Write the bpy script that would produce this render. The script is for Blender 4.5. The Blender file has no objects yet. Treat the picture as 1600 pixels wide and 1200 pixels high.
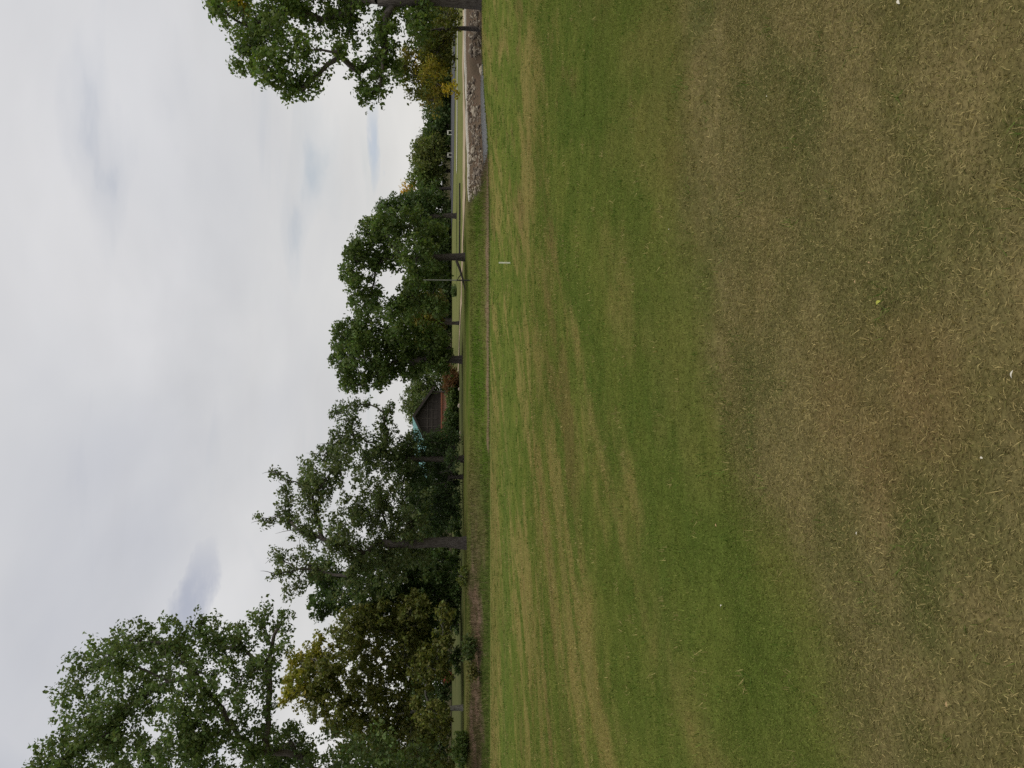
import bpy, math, random
import numpy as np
from mathutils import Vector, Matrix

# ------------------------------------------------------------------ camera, sky, sun, exposure
scene = bpy.context.scene
F_PX, HZ = 1290.0, 690.0                       # focal length in photo pixels, horizon row (photo turned upright, 1200 x 1600)
CAM_H = 1.6
PITCH = math.atan((800.0 - HZ) / F_PX)
FW = Vector((0, math.cos(PITCH), -math.sin(PITCH)))
UP = Vector((0, math.sin(PITCH), math.cos(PITCH)))
RT = Vector((1, 0, 0))
cam_d = bpy.data.cameras.new('camera')
cam = bpy.data.objects.new('camera', cam_d)
scene.collection.objects.link(cam)
cam_d.sensor_width = 36.0
cam_d.lens = 36.0 * F_PX / 1600.0
cam_d.clip_start = 0.05
cam_d.clip_end = 6000.0
m3 = Matrix((-UP, RT, -FW)).transposed()       # the phone was held upright, the picture stored on its side
cam.matrix_world = Matrix.Translation((0, 0, CAM_H)) @ m3.to_4x4()
scene.camera = cam

SUN_EL, SUN_AZ = math.radians(58), math.radians(105)      # azimuth clockwise from +Y (ahead)
world = bpy.data.worlds.new('World')
scene.world = world
world.use_nodes = True
nt = world.node_tree
nt.nodes.clear()


def nd(t, kind, **kw):
    n = t.nodes.new(kind)
    for k, v in kw.items():
        setattr(n, k, v)
    return n


def mth(t, op, a, b=None, clamp=False):
    n = nd(t, 'ShaderNodeMath', operation=op, use_clamp=clamp)
    for i, q in enumerate((a, b)):
        if q is None:
            continue
        if isinstance(q, (int, float)):
            n.inputs[i].default_value = q
        else:
            t.links.new(q, n.inputs[i])
    return n.outputs[0]


def mixc(t, fac, a, b, blend='MIX'):
    n = nd(t, 'ShaderNodeMix', data_type='RGBA', blend_type=blend)
    for s, q in ((n.inputs[0], fac), (n.inputs[6], a), (n.inputs[7], b)):
        if isinstance(q, (int, float)):
            s.default_value = q
        elif isinstance(q, tuple):
            s.default_value = q if len(q) == 4 else q + (1,)
        else:
            t.links.new(q, s)
    return n.outputs[2]


def ramp(t, fac, stops):
    n = nd(t, 'ShaderNodeValToRGB')
    while len(n.color_ramp.elements) < len(stops):
        n.color_ramp.elements.new(0.5)
    for e, (p, c) in zip(n.color_ramp.elements, stops):
        e.position = p
        e.color = c + (1,) if isinstance(c, tuple) else (c, c, c, 1)
    t.links.new(fac, n.inputs[0])
    return n.outputs[0]


sky = nd(nt, 'ShaderNodeTexSky', sky_type='NISHITA')
sky.sun_disc = False
sky.sun_elevation = SUN_EL
sky.sun_rotation = SUN_AZ
bg_sky = nd(nt, 'ShaderNodeBackground')
bg_sky.inputs[1].default_value = 0.09
nt.links.new(sky.outputs[0], bg_sky.inputs[0])
tc = nd(nt, 'ShaderNodeTexCoord')
sep = nd(nt, 'ShaderNodeSeparateXYZ')
nt.links.new(tc.outputs['Generated'], sep.inputs[0])
zc = mth(nt, 'ADD', mth(nt, 'MAXIMUM', sep.outputs[2], 0.0), 0.22)
comb = nd(nt, 'ShaderNodeCombineXYZ')           # cloud layer overhead, seen in perspective
nt.links.new(mth(nt, 'DIVIDE', sep.outputs[0], zc), comb.inputs[0])
nt.links.new(mth(nt, 'DIVIDE', sep.outputs[1], zc), comb.inputs[1])


def cloud_noise(scale, detail, off, rough=0.5, dist=0.0, stretch=(1, 1, 1)):
    mp = nd(nt, 'ShaderNodeMapping')
    mp.inputs['Location'].default_value = off
    mp.inputs['Scale'].default_value = stretch
    nt.links.new(comb.outputs[0], mp.inputs[0])
    n = nd(nt, 'ShaderNodeTexNoise')
    n.inputs['Scale'].default_value = scale
    n.inputs['Detail'].default_value = detail
    n.inputs['Roughness'].default_value = rough
    n.inputs['Distortion'].default_value = dist
    nt.links.new(mp.outputs[0], n.inputs['Vector'])
    return n.outputs[0]


big = cloud_noise(0.85, 5, (3.1, 1.7, 0), 0.5, 0.3, (1, 0.8, 1))
mid = cloud_noise(2.1, 6, (7.3, 2.2, 0), 0.5, 0.4, (0.75, 1, 1))
wisp = cloud_noise(1.6, 5, (1.4, 8.6, 0), 0.5, 0.5, (0.55, 1.2, 1))
c_big = ramp(nt, big, [(0.30, (0.530, 0.545, 0.595)), (0.48, (0.625, 0.633, 0.660)), (0.68, (0.770, 0.765, 0.775))])
c_mid = ramp(nt, mid, [(0.30, 0.94), (0.50, 1.0), (0.70, 1.04)])
cl = mixc(nt, 1.0, c_big, c_mid, 'MULTIPLY')
low = ramp(nt, sep.outputs[2], [(0.0, 1.0), (0.30, 0.0)])            # haze-warmed cloud toward the horizon
cl = mixc(nt, mth(nt, 'MULTIPLY', low, 0.75), cl, (0.745, 0.732, 0.690))
# two thin dark-bottomed cloud streaks low in the sky
ay = mth(nt, 'MAXIMUM', sep.outputs[1], 0.05)
px_, pz_ = mth(nt, 'DIVIDE', sep.outputs[0], ay), mth(nt, 'DIVIDE', sep.outputs[2], ay)
wob_ = mth(nt, 'MULTIPLY', mth(nt, 'SUBTRACT', cloud_noise(5.0, 6, (2.0, 5.0, 0), 0.6), 0.5), 3.2)
for cx_, cz_, sx_, sz_, tilt_, col_, amt_ in ((-0.262, 0.292, 0.085, 0.022, -0.30, (0.40, 0.43, 0.52), 0.85), (0.285, 0.080, 0.060, 0.0085, 0.05, (0.46, 0.53, 0.63), 0.75)):
    dx_ = mth(nt, 'SUBTRACT', px_, cx_)
    dz_ = mth(nt, 'SUBTRACT', mth(nt, 'SUBTRACT', pz_, cz_), mth(nt, 'MULTIPLY', dx_, tilt_))
    ex, ez = mth(nt, 'DIVIDE', dx_, sx_), mth(nt, 'ADD', mth(nt, 'DIVIDE', dz_, sz_), wob_)
    rr_ = mth(nt, 'ADD', mth(nt, 'MULTIPLY', ex, ex), mth(nt, 'MULTIPLY', ez, ez))
    cl = mixc(nt, mth(nt, 'MULTIPLY', ramp(nt, rr_, [(0.0, 1.0), (0.35, 0.55), (1.0, 0.0)]), amt_), cl, col_)
bg_cl = nd(nt, 'ShaderNodeBackground')
bg_cl.inputs[1].default_value = 1.0
nt.links.new(cl, bg_cl.inputs[0])
gap = ramp(nt, wisp, [(0.28, 0.55), (0.36, 0.90), (0.44, 1.0)])          # thin spots let the blue through
mxs = nd(nt, 'ShaderNodeMixShader')
nt.links.new(gap, mxs.inputs[0])
nt.links.new(bg_sky.outputs[0], mxs.inputs[1])
nt.links.new(bg_cl.outputs[0], mxs.inputs[2])
out = nd(nt, 'ShaderNodeOutputWorld')
nt.links.new(mxs.outputs[0], out.inputs[0])

sun_d = bpy.data.lights.new('sun', 'SUN')
sun_d.energy = 1.45
sun_d.angle = math.radians(18)
sun_d.color = (1.0, 0.95, 0.86)
sun = bpy.data.objects.new('sun', sun_d)
scene.collection.objects.link(sun)
sdir = Vector((math.sin(SUN_AZ) * math.cos(SUN_EL), math.cos(SUN_AZ) * math.cos(SUN_EL), math.sin(SUN_EL)))
sun.rotation_euler = sdir.to_track_quat('Z', 'Y').to_euler()
sun.location = (0, 0, 60)

vs = scene.view_settings
vs.view_transform = 'Standard'
vs.look = 'None'
vs.gamma = 1.0
vs.use_curve_mapping = False
vs.exposure = 0.0
scene.render.engine = 'CYCLES'
scene.cycles.use_denoising = False
scene.cycles.max_bounces = 6
scene.cycles.transparent_max_bounces = 8

# ------------------------------------------------------------------ helpers
RS = np.random.RandomState
COL = scene.collection


def P(u, v, y):
    """world point at forward distance y on the ray of upright-photo pixel (u, v)"""
    a, b = (u - 600.0) / F_PX, (v - 800.0) / F_PX
    d = FW + RT * a - UP * b
    d = d * (y / d.y)
    return Vector((d.x, d.y, d.z + CAM_H))


def sstep(a, b, x):
    t = np.clip((np.asarray(x, float) - a) / (b - a), 0, 1)
    return t * t * (3 - 2 * t)


def _hash(i, j, seed):
    h = (i.astype(np.int64) * 374761393 + j.astype(np.int64) * 668265263 + seed * 1442695041) & 0xFFFFFFFF
    h = ((h ^ (h >> 13)) * 1274126177) & 0xFFFFFFFF
    h = h ^ (h >> 16)
    return (h & 0xFFFFFF) / float(0xFFFFFF)


def vnoise(x, y, seed=0):
    x, y = np.asarray(x, float), np.asarray(y, float)
    i, j = np.floor(x), np.floor(y)
    fx, fy = x - i, y - j
    fx, fy = fx * fx * (3 - 2 * fx), fy * fy * (3 - 2 * fy)
    a, b = _hash(i, j, seed), _hash(i + 1, j, seed)
    c, d = _hash(i, j + 1, seed), _hash(i + 1, j + 1, seed)
    return (a * (1 - fx) + b * fx) * (1 - fy) + (c * (1 - fx) + d * fx) * fy


def fbm(x, y, seed=0, octv=4):
    s, a, t = 0, 0.5, 0
    for k in range(octv):
        s = s + a * vnoise(x * 2 ** k, y * 2 ** k, seed + k * 17)
        t += a
        a *= 0.55
    return s / t


# ---- the lie of the land: lawn falling gently to a ditch / pond, far bank level with the camera's feet
def bank_off(x):
    return np.interp(x, [9, 11, 12.9, 15.5, 18, 21], [0, .3, 1.1, 3.4, 5.0, 5.5])


def zg(x, y):
    x, y = np.broadcast_arrays(np.asarray(x, float), np.asarray(y, float))
    lawn = -0.72 * sstep(5, 27, y) + np.interp(x, [8, 11, 12.4, 14, 16, 20], [0, .06, .13, .27, .38, .46]) * sstep(22, 38, y)
    lawn = lawn + (fbm(x / 6, y / 6, 5, 2) - 0.5) * 0.10 * sstep(4, 12, y) * (1 - sstep(34, 40, y))
    lawn = lawn + (fbm(x / .55, y / .55, 15, 2) - .5) * .022
    ye = y - 0.8 * (fbm(x / 1.7, y * 0, 9, 3) - 0.5)
    zl = np.interp(ye, [39.7, 40.0, 40.5, 43, 45, 47, 52, 56, 70], [-.72, -.76, -1.15, -1.3, -1.02, -.64, -.06, 0, 0])
    zm = np.interp(ye, [40, 41, 42.5, 44, 56, 62], [-.72, -.77, -.80, -.70, -.03, 0])
    yy = np.where(ye > 42.5, np.maximum(ye - bank_off(x), 42.5), ye)
    zr = np.interp(yy, [40, 41.2, 42.5, 46, 46.6, 49, 50, 56, 70], [-.62, -1.05, -1.25, -1.25, -.88, -.13, -.13, -.05, 0])
    zr = np.maximum(zr, -.76 - .5 * sstep(12.0, 13.2, x))
    zrr = np.interp(ye, [40, 42, 44, 47, 50, 56, 70], [-.34, -.48, -.5, -.36, -.17, -.05, 0])
    wl = 1 - sstep(-7, -2.5, x)
    wr = sstep(9.6, 12.2, x)
    wrr = sstep(18.6, 20.4, x)
    far = zl * wl + zr * wr * (1 - wrr) + zrr * wrr + zm * (1 - wl - wr)
    far = far + (fbm(x / 2.2, y / 2.2, 3, 3) - 0.5) * 0.16 * sstep(41, 44, y) * (1 - sstep(60, 90, y))
    w = sstep(39.4, 40.3, ye)
    return lawn * (1 - w) + far * w


def z1(x, y):
    return float(zg(np.array([x]), np.array([y]))[0])


XB = [-9, -4, -1.43, -.92, -.35, .585, 2.56, 6, 14]
YB = [0.6, 1.7, 3.08, 3.38, 4.49, 5.03, 5.55, 6.4, 8.5]


def rough_w(x, y):
    """1 in the dry unmown rough at the camera's feet, 0 on the mown fairway"""
    b = np.interp(x, XB, YB) + (fbm(x / 0.6, y / 0.6, 21, 3) - 0.5) * .9
    return sstep(-0.42, 0.42, b - y)


def lerp(a, b, w):
    w = np.asarray(w)[..., None]
    return np.asarray(a) * (1 - w) + np.asarray(b) * w


def gcol(x, y):
    """turf / soil colour (linear albedo)"""
    x, y = np.broadcast_arrays(np.asarray(x, float), np.asarray(y, float))
    t, s = x * .866 - y * .5, x * .5 + y * .866
    warp = (fbm(s / 5, t / 5, 77, 2) - .5) * 2.2
    t2 = t + warp
    n1 = fbm(t2 / .65, s / 5.5, 31, 4) * .7 + fbm(x / 2.6, y / 5.0, 33, 3) * .3
    n2 = fbm(t2 / .7, s / 4.5, 47, 4)
    n3 = fbm(x / 4.0, y / 4.0, 53, 3)
    n4 = fbm(x / .35, y / .35, 63, 3)
    n5 = fbm(x / .9, y / 1.4, 67, 3)
    n1 = n1 + (n4 - .5) * .16 + (n5 - .5) * .16
    n2 = n2 + (n4 - .5) * .16 + (n5 - .5) * .12
    green = lerp((.108, .140, .027), (.150, .172, .037), sstep(.35, .68, n4))
    yell = np.array((.240, .200, .066))
    brown = np.array((.178, .122, .050))
    c = lerp(green, yell, .85 * sstep(.478, .625, n1))
    stripe = .5 + .5 * np.sin(t2 * 2 * np.pi / 2.6)
    c = lerp(c, np.array((.080, .122, .022)), .38 * sstep(.45, .9, stripe) * sstep(.36, .58, 1 - n1))
    c = lerp(c, brown, .55 * sstep(.58, .74, n2) * sstep(.35, .6, n3))
    tan = (1 - sstep(-5, 2, x)) * sstep(32.5, 35.5, y + (n3 - .5) * 3)
    c = lerp(c, np.array((.175, .148, .050)), .65 * tan)
    c = lerp(c, np.array((.094, .130, .028)), .6 * (1 - sstep(-4, 3, x)) * np.exp(-((y - 30) / 2.0) ** 2))
    # greener collar between fairway and rough
    yg = 5.35 + 1.05 * x
    dg = (y - yg) * .69 + (n3 - .5) * .8
    gw = np.exp(-(dg / .85) ** 2)
    c = lerp(c, lerp((.090, .124, .023), (.116, .148, .030), n4), .75 * gw)
    # olive tired turf on the rough side of the collar
    ow = sstep(.2, 1.6, -dg)
    c = lerp(c, lerp((.124, .122, .034), (.090, .112, .024), sstep(.38, .62, n3 * .5 + n4 * .5)), .62 * ow)
    rw = rough_w(x, y)
    r1 = fbm(x / .22, y / .22, 71, 3)
    r2 = fbm(x / .38, y / .38, 73, 3)
    rc = lerp((.212, .177, .074), (.143, .132, .047), sstep(.35, .65, r1))
    rc = lerp(rc, (.085, .104, .028), .6 * sstep(.56, .70, r2))
    rc = lerp(rc, (.215, .150, .066), .7 * sstep(.58, .72, fbm(x / 1.3, y / 1.3, 79, 3)))
    c = lerp(c, rc, rw)
    # ---- beyond the lawn edge
    e1 = fbm(x / 1.6, y / 1.6, 91, 3)
    e2 = fbm(x / 5.0, y / 1.6, 93, 3)
    yw = y + (e1 - .5) * 2.2
    weeds = lerp((.055, .082, .018), (.090, .110, .026), e1)
    dead = lerp((.185, .125, .090), (.075, .070, .030), sstep(.35, .62, fbm(x / .8, y / .8, 92, 3)))
    bank = lerp((.086, .106, .026), (.130, .124, .042), sstep(.3, .7, e2))
    dirt = lerp((.230, .170, .105), (.155, .110, .065), e1)
    lush = lerp((.072, .118, .016), (.122, .138, .034), sstep(.35, .65, e2))
    L = lerp(lerp(weeds, dead, sstep(46.3, 47.4, yw)), bank, sstep(50.4, 51.6, yw))
    L = lerp(L, bank, .9 * sstep(-14, -6, x) * sstep(45.5, 47.0, yw))
    M_ = lerp(lerp(dirt, lush, sstep(42.8, 43.6, yw)), bank, sstep(52, 57, yw) * .7)
    R_ = lerp(lerp((.150, .110, .076), (.090, .066, .046), e1), (.150, .140, .060), sstep(49.6, 50.6, yw - bank_off(x)))
    wl, wr = 1 - sstep(-7, -2.5, x), sstep(10.2, 11.8, x + (e1 - .5) * 2)
    far = L * wl[..., None] + R_ * wr[..., None] + M_ * (1 - wl - wr)[..., None]
    field = lerp((.072, .084, .032), (.098, .102, .042), fbm(x / 8, y / 7, 95, 3))
    field = lerp(field, lerp((.120, .150, .045), (.190, .180, .075), fbm(x / 14, y / 7, 97, 3)), sstep(0, 8, x))
    far = lerp(far, field, sstep(57, 66, y))
    far = lerp(far, (.060, .055, .030), sstep(126, 133, y))
    w = sstep(39.9, 40.35, y - .8 * (fbm(x / 1.7, y * 0, 9, 3) - .5))
    lip = np.exp(-((y - 39.6) / .35) ** 2) * (1 - sstep(7, 10, x))
    c = lerp(c, (.125, .175, .045), .75 * lip)
    return np.clip(lerp(c, far, w), .005, .9)


def link(o, parent=None):
    COL.objects.link(o)
    if parent is not None:
        o.parent = parent
    return o


def empty(name, loc=(0, 0, 0), rz=0.0):
    o = bpy.data.objects.new(name, None)
    o.location = loc
    o.rotation_euler = (0, 0, rz)
    o.empty_display_size = 0.3
    return link(o)


def tag(o, label=None, cat=None, group=None, kind=None):
    for k, v in (('label', label), ('category', cat), ('group', group), ('kind', kind)):
        if v:
            o[k] = v
    return o


def mesh_np(name, V, F, mat=None, parent=None, col=None, smooth=False):
    """V (n,3), F (m,k) -> one mesh object"""
    V = np.asarray(V, np.float32)
    F = np.asarray(F, np.int32)
    me = bpy.data.meshes.new(name)
    me.vertices.add(len(V))
    me.vertices.foreach_set('co', V.ravel())
    k = F.shape[1]
    me.loops.add(F.size)
    me.loops.foreach_set('vertex_index', F.ravel())
    me.polygons.add(len(F))
    me.polygons.foreach_set('loop_start', np.arange(0, F.size, k, dtype=np.int32))
    if smooth:
        me.polygons.foreach_set('use_smooth', np.ones(len(F), bool))
    if col is not None:
        a = me.color_attributes.new('Col', 'FLOAT_COLOR', 'POINT')
        c4 = np.ones((len(V), 4), np.float32)
        c4[:, :3] = col
        a.data.foreach_set('color', c4.ravel())
    me.update(calc_edges=True)
    me.validate()
    o = bpy.data.objects.new(name, me)
    if mat:
        me.materials.append(mat)
    return link(o, parent)


def mesh_py(name, V, F, mat=None, parent=None, smooth=False):
    me = bpy.data.meshes.new(name)
    me.from_pydata([tuple(v) for v in V], [], F)
    me.update()
    if smooth:
        for p in me.polygons:
            p.use_smooth = True
    if mat:
        me.materials.append(mat)
    return link(bpy.data.objects.new(name, me), parent)


class MB:
    """collects boxes, prisms and tubes for one mesh"""
    def __init__(s):
        s.V, s.F = [], []

    def box(s, x0, x1, y0, y1, z0, z1_):
        n = len(s.V)
        s.V += [(x0, y0, z0), (x1, y0, z0), (x1, y1, z0), (x0, y1, z0), (x0, y0, z1_), (x1, y0, z1_), (x1, y1, z1_), (x0, y1, z1_)]
        s.F += [tuple(n + i for i in f) for f in ((0, 3, 2, 1), (4, 5, 6, 7), (0, 1, 5, 4), (1, 2, 6, 5), (2, 3, 7, 6), (3, 0, 4, 7))]
        return s

    def prism(s, pts, off):
        """pts: closed 3-D polygon, extruded by vector off"""
        n, k = len(s.V), len(pts)
        s.V += [tuple(p) for p in pts] + [tuple(Vector(p) + Vector(off)) for p in pts]
        s.F += [tuple(range(n + k - 1, n - 1, -1)), tuple(range(n + k, n + 2 * k))]
        s.F += [(n + i, n + (i + 1) % k, n + k + (i + 1) % k, n + k + i) for i in range(k)]
        return s

    def tube(s, pts, rad, sides=7, cap=True):
        pts = [Vector(p) for p in pts]
        n0 = len(s.V)
        ref = Vector((0.31, 0.95, 0.05))
        for i, p in enumerate(pts):
            t = (pts[min(i + 1, len(pts) - 1)] - pts[max(i - 1, 0)]).normalized()
            a = t.cross(ref)
            if a.length < .1:
                a = t.cross(Vector((1, 0, 0)))
            a.normalize()
            b = t.cross(a)
            for k in range(sides):
                w = 2 * math.pi * k / sides
                s.V.append(tuple(p + (a * math.cos(w) + b * math.sin(w)) * rad[i]))
        for i in range(len(pts) - 1):
            for k in range(sides):
                q, r = n0 + i * sides, n0 + (i + 1) * sides
                s.F.append((q + k, q + (k + 1) % sides, r + (k + 1) % sides, r + k))
        if cap:
            s.F.append(tuple(range(n0 + sides - 1, n0 - 1, -1)))
            e = n0 + (len(pts) - 1) * sides
            s.F.append(tuple(range(e, e + sides)))
        return s

    def build(s, name, mat, parent=None, smooth=False):
        return mesh_py(name, s.V, s.F, mat, parent, smooth)


# ------------------------------------------------------------------ materials
def material(name, rough=0.8, spec=0.3):
    m = bpy.data.materials.new(name)
    m.use_nodes = True
    t = m.node_tree
    b = t.nodes['Principled BSDF']
    b.inputs['Roughness'].default_value = rough
    b.inputs['Specular IOR Level'].default_value = spec
    return m, t, b


def tex_noise(t, scale, detail=4, rough=.55, coord='Object', stretch=None):
    c = nd(t, 'ShaderNodeTexCoord')
    src = c.outputs[coord]
    if stretch:
        mp = nd(t, 'ShaderNodeMapping')
        mp.inputs['Scale'].default_value = stretch
        t.links.new(src, mp.inputs[0])
        src = mp.outputs[0]
    n = nd(t, 'ShaderNodeTexNoise')
    n.inputs['Scale'].default_value = scale
    n.inputs['Detail'].default_value = detail
    n.inputs['Roughness'].default_value = rough
    t.links.new(src, n.inputs['Vector'])
    return n.outputs[0]


def bump(t, b, h, strength=.5, dist=.02):
    n = nd(t, 'ShaderNodeBump')
    n.inputs['Strength'].default_value = strength
    n.inputs['Distance'].default_value = dist
    t.links.new(h, n.inputs['Height'])
    t.links.new(n.outputs[0], b.inputs['Normal'])


def noisy(name, c0, c1, scale, rough=.85, spec=.25, detail=5, stretch=None, bumpd=.02, bs=.5, lo=.35, hi=.65, coord='Object'):
    m, t, b = material(name, rough, spec)
    n = tex_noise(t, scale, detail, .6, coord, stretch)
    t.links.new(ramp(t, n, [(lo, c0), (hi, c1)]), b.inputs['Base Color'])
    if bumpd:
        bump(t, b, n, bs, bumpd)
    return m


# ground: colour from the surveyed turf map, broken up by fine grain
gm, t, b = material('turf', 1.0, 0.0)
at = nd(t, 'ShaderNodeAttribute', attribute_name='Col')
g1 = tex_noise(t, 55, 4, .7)
g2 = tex_noise(t, 9, 4, .6)
g3 = tex_noise(t, 1.4, 5, .6)
k1 = ramp(t, g1, [(.30, .62), (.5, 1.0), (.70, 1.35)])
k2 = ramp(t, g2, [(.30, .82), (.5, 1.0), (.70, 1.18)])
k3 = ramp(t, g3, [(.30, (.86, .92, .90)), (.5, (1, 1, 1)), (.70, (1.14, 1.06, 1.1))])
cc = mixc(t, 1.0, mixc(t, 1.0, mixc(t, 1.0, at.outputs['Color'], k1, 'MULTIPLY'), k2, 'MULTIPLY'), k3, 'MULTIPLY')
t.links.new(cc, b.inputs['Base Color'])
bump(t, b, mth(t, 'ADD', mth(t, 'MULTIPLY', g1, .35), g2), .6, .03)


def leafy(name, trans=.36, spec=.25, rough=.55):
    m, t, b = material(name, rough, spec)
    at = nd(t, 'ShaderNodeAttribute', attribute_name='Col')
    t.links.new(at.outputs['Color'], b.inputs['Base Color'])
    tr = nd(t, 'ShaderNodeBsdfTranslucent')
    t.links.new(mixc(t, 1.0, at.outputs['Color'], (1.25, 1.35, .75), 'MULTIPLY'), tr.inputs[0])
    mx = nd(t, 'ShaderNodeMixShader')
    mx.inputs[0].default_value = trans
    t.links.new(b.outputs[0], mx.inputs[1])
    t.links.new(tr.outputs[0], mx.inputs[2])
    t.links.new(mx.outputs[0], t.nodes['Material Output'].inputs[0])
    return m


LEAF = leafy('leaf')
BLADE = leafy('grass_blade', .2, .04, .8)
BARK = noisy('bark', (.050, .040, .034), (.125, .108, .095), 6, stretch=(3, 3, .6), bumpd=.05, bs=.8)
BARK_PALE = noisy('pale_bark', (.12, .11, .095), (.26, .25, .22), 7, stretch=(3, 3, .6), bumpd=.03)
STONE = noisy('stone', (.13, .102, .076), (.30, .25, .19), 5, bumpd=.03)
STONE_D = noisy('dark_stone', (.070, .055, .043), (.165, .13, .10), 5, bumpd=.03)
STONE_P = noisy('pale_stone', (.27, .225, .165), (.46, .40, .31), 4, bumpd=.03)
CONC = noisy('concrete', (.50, .47, .41), (.68, .65, .58), 3, bumpd=.004)
KERB = noisy('kerb_concrete', (.66, .62, .53), (.80, .76, .67), 3, bumpd=.004)
SAND = noisy('sand_path', (.33, .26, .17), (.46, .37, .26), 1.2, spec=0.0, rough=1.0, bumpd=.01)
ASPH = noisy('asphalt', (.040, .041, .043), (.075, .075, .076), 2.5, bumpd=.004)
WHITE = noisy('white_paint', (.76, .75, .58), (.86, .85, .70), 9, rough=.5, bumpd=.002)
DARKM = noisy('dark_metal', (.022, .020, .018), (.045, .042, .038), 6, rough=.6, bumpd=.002)
GALV = noisy('galvanised', (.15, .15, .125), (.24, .24, .20), 5, rough=.55, bumpd=.002)
DWOOD = noisy('dark_boards', (.020, .016, .014), (.045, .037, .032), 3, stretch=(6, 6, .5), bumpd=.01)
FRAMEW = noisy('frame_wood', (.050, .042, .036), (.085, .073, .062), 4, bumpd=.004)
REDW = noisy('red_wood', (.16, .055, .030), (.24, .090, .050), 4, bumpd=.006)
TEAL = noisy('teal_metal', (.135, .300, .285), (.185, .370, .345), 1.2, rough=.45, spec=.4, bumpd=0)

# brick with real mortar grid at its true scale (far away: about half a pixel a course)
BRICK, t, b = material('brick_wall', .9, .2)
bt = nd(t, 'ShaderNodeTexBrick')
bt.inputs['Color1'].default_value = (.22, .075, .045, 1)
bt.inputs['Color2'].default_value = (.30, .115, .070, 1)
bt.inputs['Mortar'].default_value = (.30, .26, .22, 1)
bt.inputs['Scale'].default_value = 4.4
cN = nd(t, 'ShaderNodeTexCoord')
mp = nd(t, 'ShaderNodeMapping')
mp.inputs['Rotation'].default_value = (math.radians(90), 0, 0)
t.links.new(cN.outputs['Object'], mp.inputs[0])
t.links.new(mp.outputs[0], bt.inputs['Vector'])
t.links.new(bt.outputs[0], b.inputs['Base Color'])

WATER, t, b = material('pond_water', .30, .5)
b.inputs['Base Color'].default_value = (.030, .034, .028, 1)
b.inputs['IOR'].default_value = 1.33
wn = tex_noise(t, 4, 3, .6)
bump(t, b, wn, 1.0, .30)

# ------------------------------------------------------------------ ground, paths, road, water
def axis(segs):
    a = [segs[0][0]]
    for lo, hi, st in segs:
        n = max(1, int(round((hi - lo) / st)))
        a += list(lo + (hi - lo) * (np.arange(1, n + 1) / n))
    return np.array(a)


gy = axis([(-8, 0, .8), (0, 12, .13), (12, 36, .30), (36, 60, .22), (60, 150, 1.5), (150, 400, 12), (400, 2500, 150)])
gx = axis([(-2500, -400, 150), (-400, -90, 14), (-90, -34, 1.2), (-34, -7, .42), (-7, 7, .17), (7, 34, .40), (34, 90, 1.2), (90, 400, 14), (400, 2500, 150)])
GX, GY = np.meshgrid(gx, gy)
GZ = zg(GX, GY)
nx, ny = len(gx), len(gy)
idx = np.arange(nx * ny).reshape(ny, nx)
Fg = np.stack([idx[:-1, :-1], idx[:-1, 1:], idx[1:, 1:], idx[1:, :-1]], -1).reshape(-1, 4)
ground = mesh_np('ground', np.stack([GX, GY, GZ], -1).reshape(-1, 3), Fg, gm, col=(gcol(GX, GY) * (1 - .24 * (1 - sstep(14, 34, GY)))[..., None]).reshape(-1, 3), smooth=True)  # near colour darkened: soil and shade in the gaps between blades
tag(ground, 'mown fairway falling to a ditch with dry rough along its edge', 'ground', kind='structure')


def ribbon(name, pts, width, mat, lift=.03, label='', cat='path', step=.8):
    """a strip that follows the ground along a polyline"""
    pts = [np.array(p, float) for p in pts]
    C, Wd = [], []
    width = width if isinstance(width, list) else [width] * len(pts)
    for a, b_, wa, wb in zip(pts[:-1], pts[1:], width[:-1], width[1:]):
        n = max(2, int(np.linalg.norm(b_ - a) / step))
        C += [a + (b_ - a) * k / n for k in range(n)]
        Wd += [wa + (wb - wa) * k / n for k in range(n)]
    C.append(pts[-1])
    Wd.append(width[-1])
    C = np.array(C)
    for _ in range(12):
        C[1:-1] = (C[:-2] + 2 * C[1:-1] + C[2:]) / 4
    T = np.gradient(C, axis=0)
    T /= np.linalg.norm(T, axis=1)[:, None]
    N = np.stack([-T[:, 1], T[:, 0]], 1)
    K = 7
    off = np.linspace(-.5, .5, K)
    wv = np.array(Wd) * (1 + .10 * (fbm(np.arange(len(C)) / 6., np.zeros(len(C)), 11, 3) - .5))
    X = C[:, None, 0] + N[:, None, 0] * off[None] * wv[:, None]
    Y = C[:, None, 1] + N[:, None, 1] * off[None] * wv[:, None]
    Z = zg(X, Y) + lift
    ii = np.arange(X.size).reshape(X.shape)
    F_ = np.stack([ii[:-1, :-1], ii[:-1, 1:], ii[1:, 1:], ii[1:, :-1]], -1).reshape(-1, 4)
    o = mesh_np(name, np.stack([X, Y, Z], -1).reshape(-1, 3), F_, mat, smooth=True)
    return tag(o, label, cat, kind='structure')


ribbon('cart_path', [(-6, 92), (1, 80), (6, 69), (10, 62), (14, 60.5), (19, 60.5), (28, 62), (60, 66)], [1.8, 1.8, 1.4, 2.2, 6.0, 5.0, 2.6, 3], SAND, .03,
       'sandy cart path winding behind the bank trees', 'path')
ribbon('road', [(34, 150), (35, 122), (40, 108), (54, 98), (110, 93)], 22, ASPH, .04, 'grey asphalt road beyond the far green', 'road', 2)
ribbon('gutter_strip', [(22, 86), (28, 83), (40, 81.5), (80, 80)], 2.4, CONC, .05, 'pale concrete gutter strip along the far road', 'gutter', 2)

pond = mesh_py('water', [(8.0, 40.3, -.82), (23, 40.3, -.82), (23, 54, -.82), (8.0, 49.0, -.82)], [(0, 1, 2, 3)], WATER)
tag(pond, 'small still pond reflecting the pale sky below the stone bank', 'pond', kind='structure')

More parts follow.
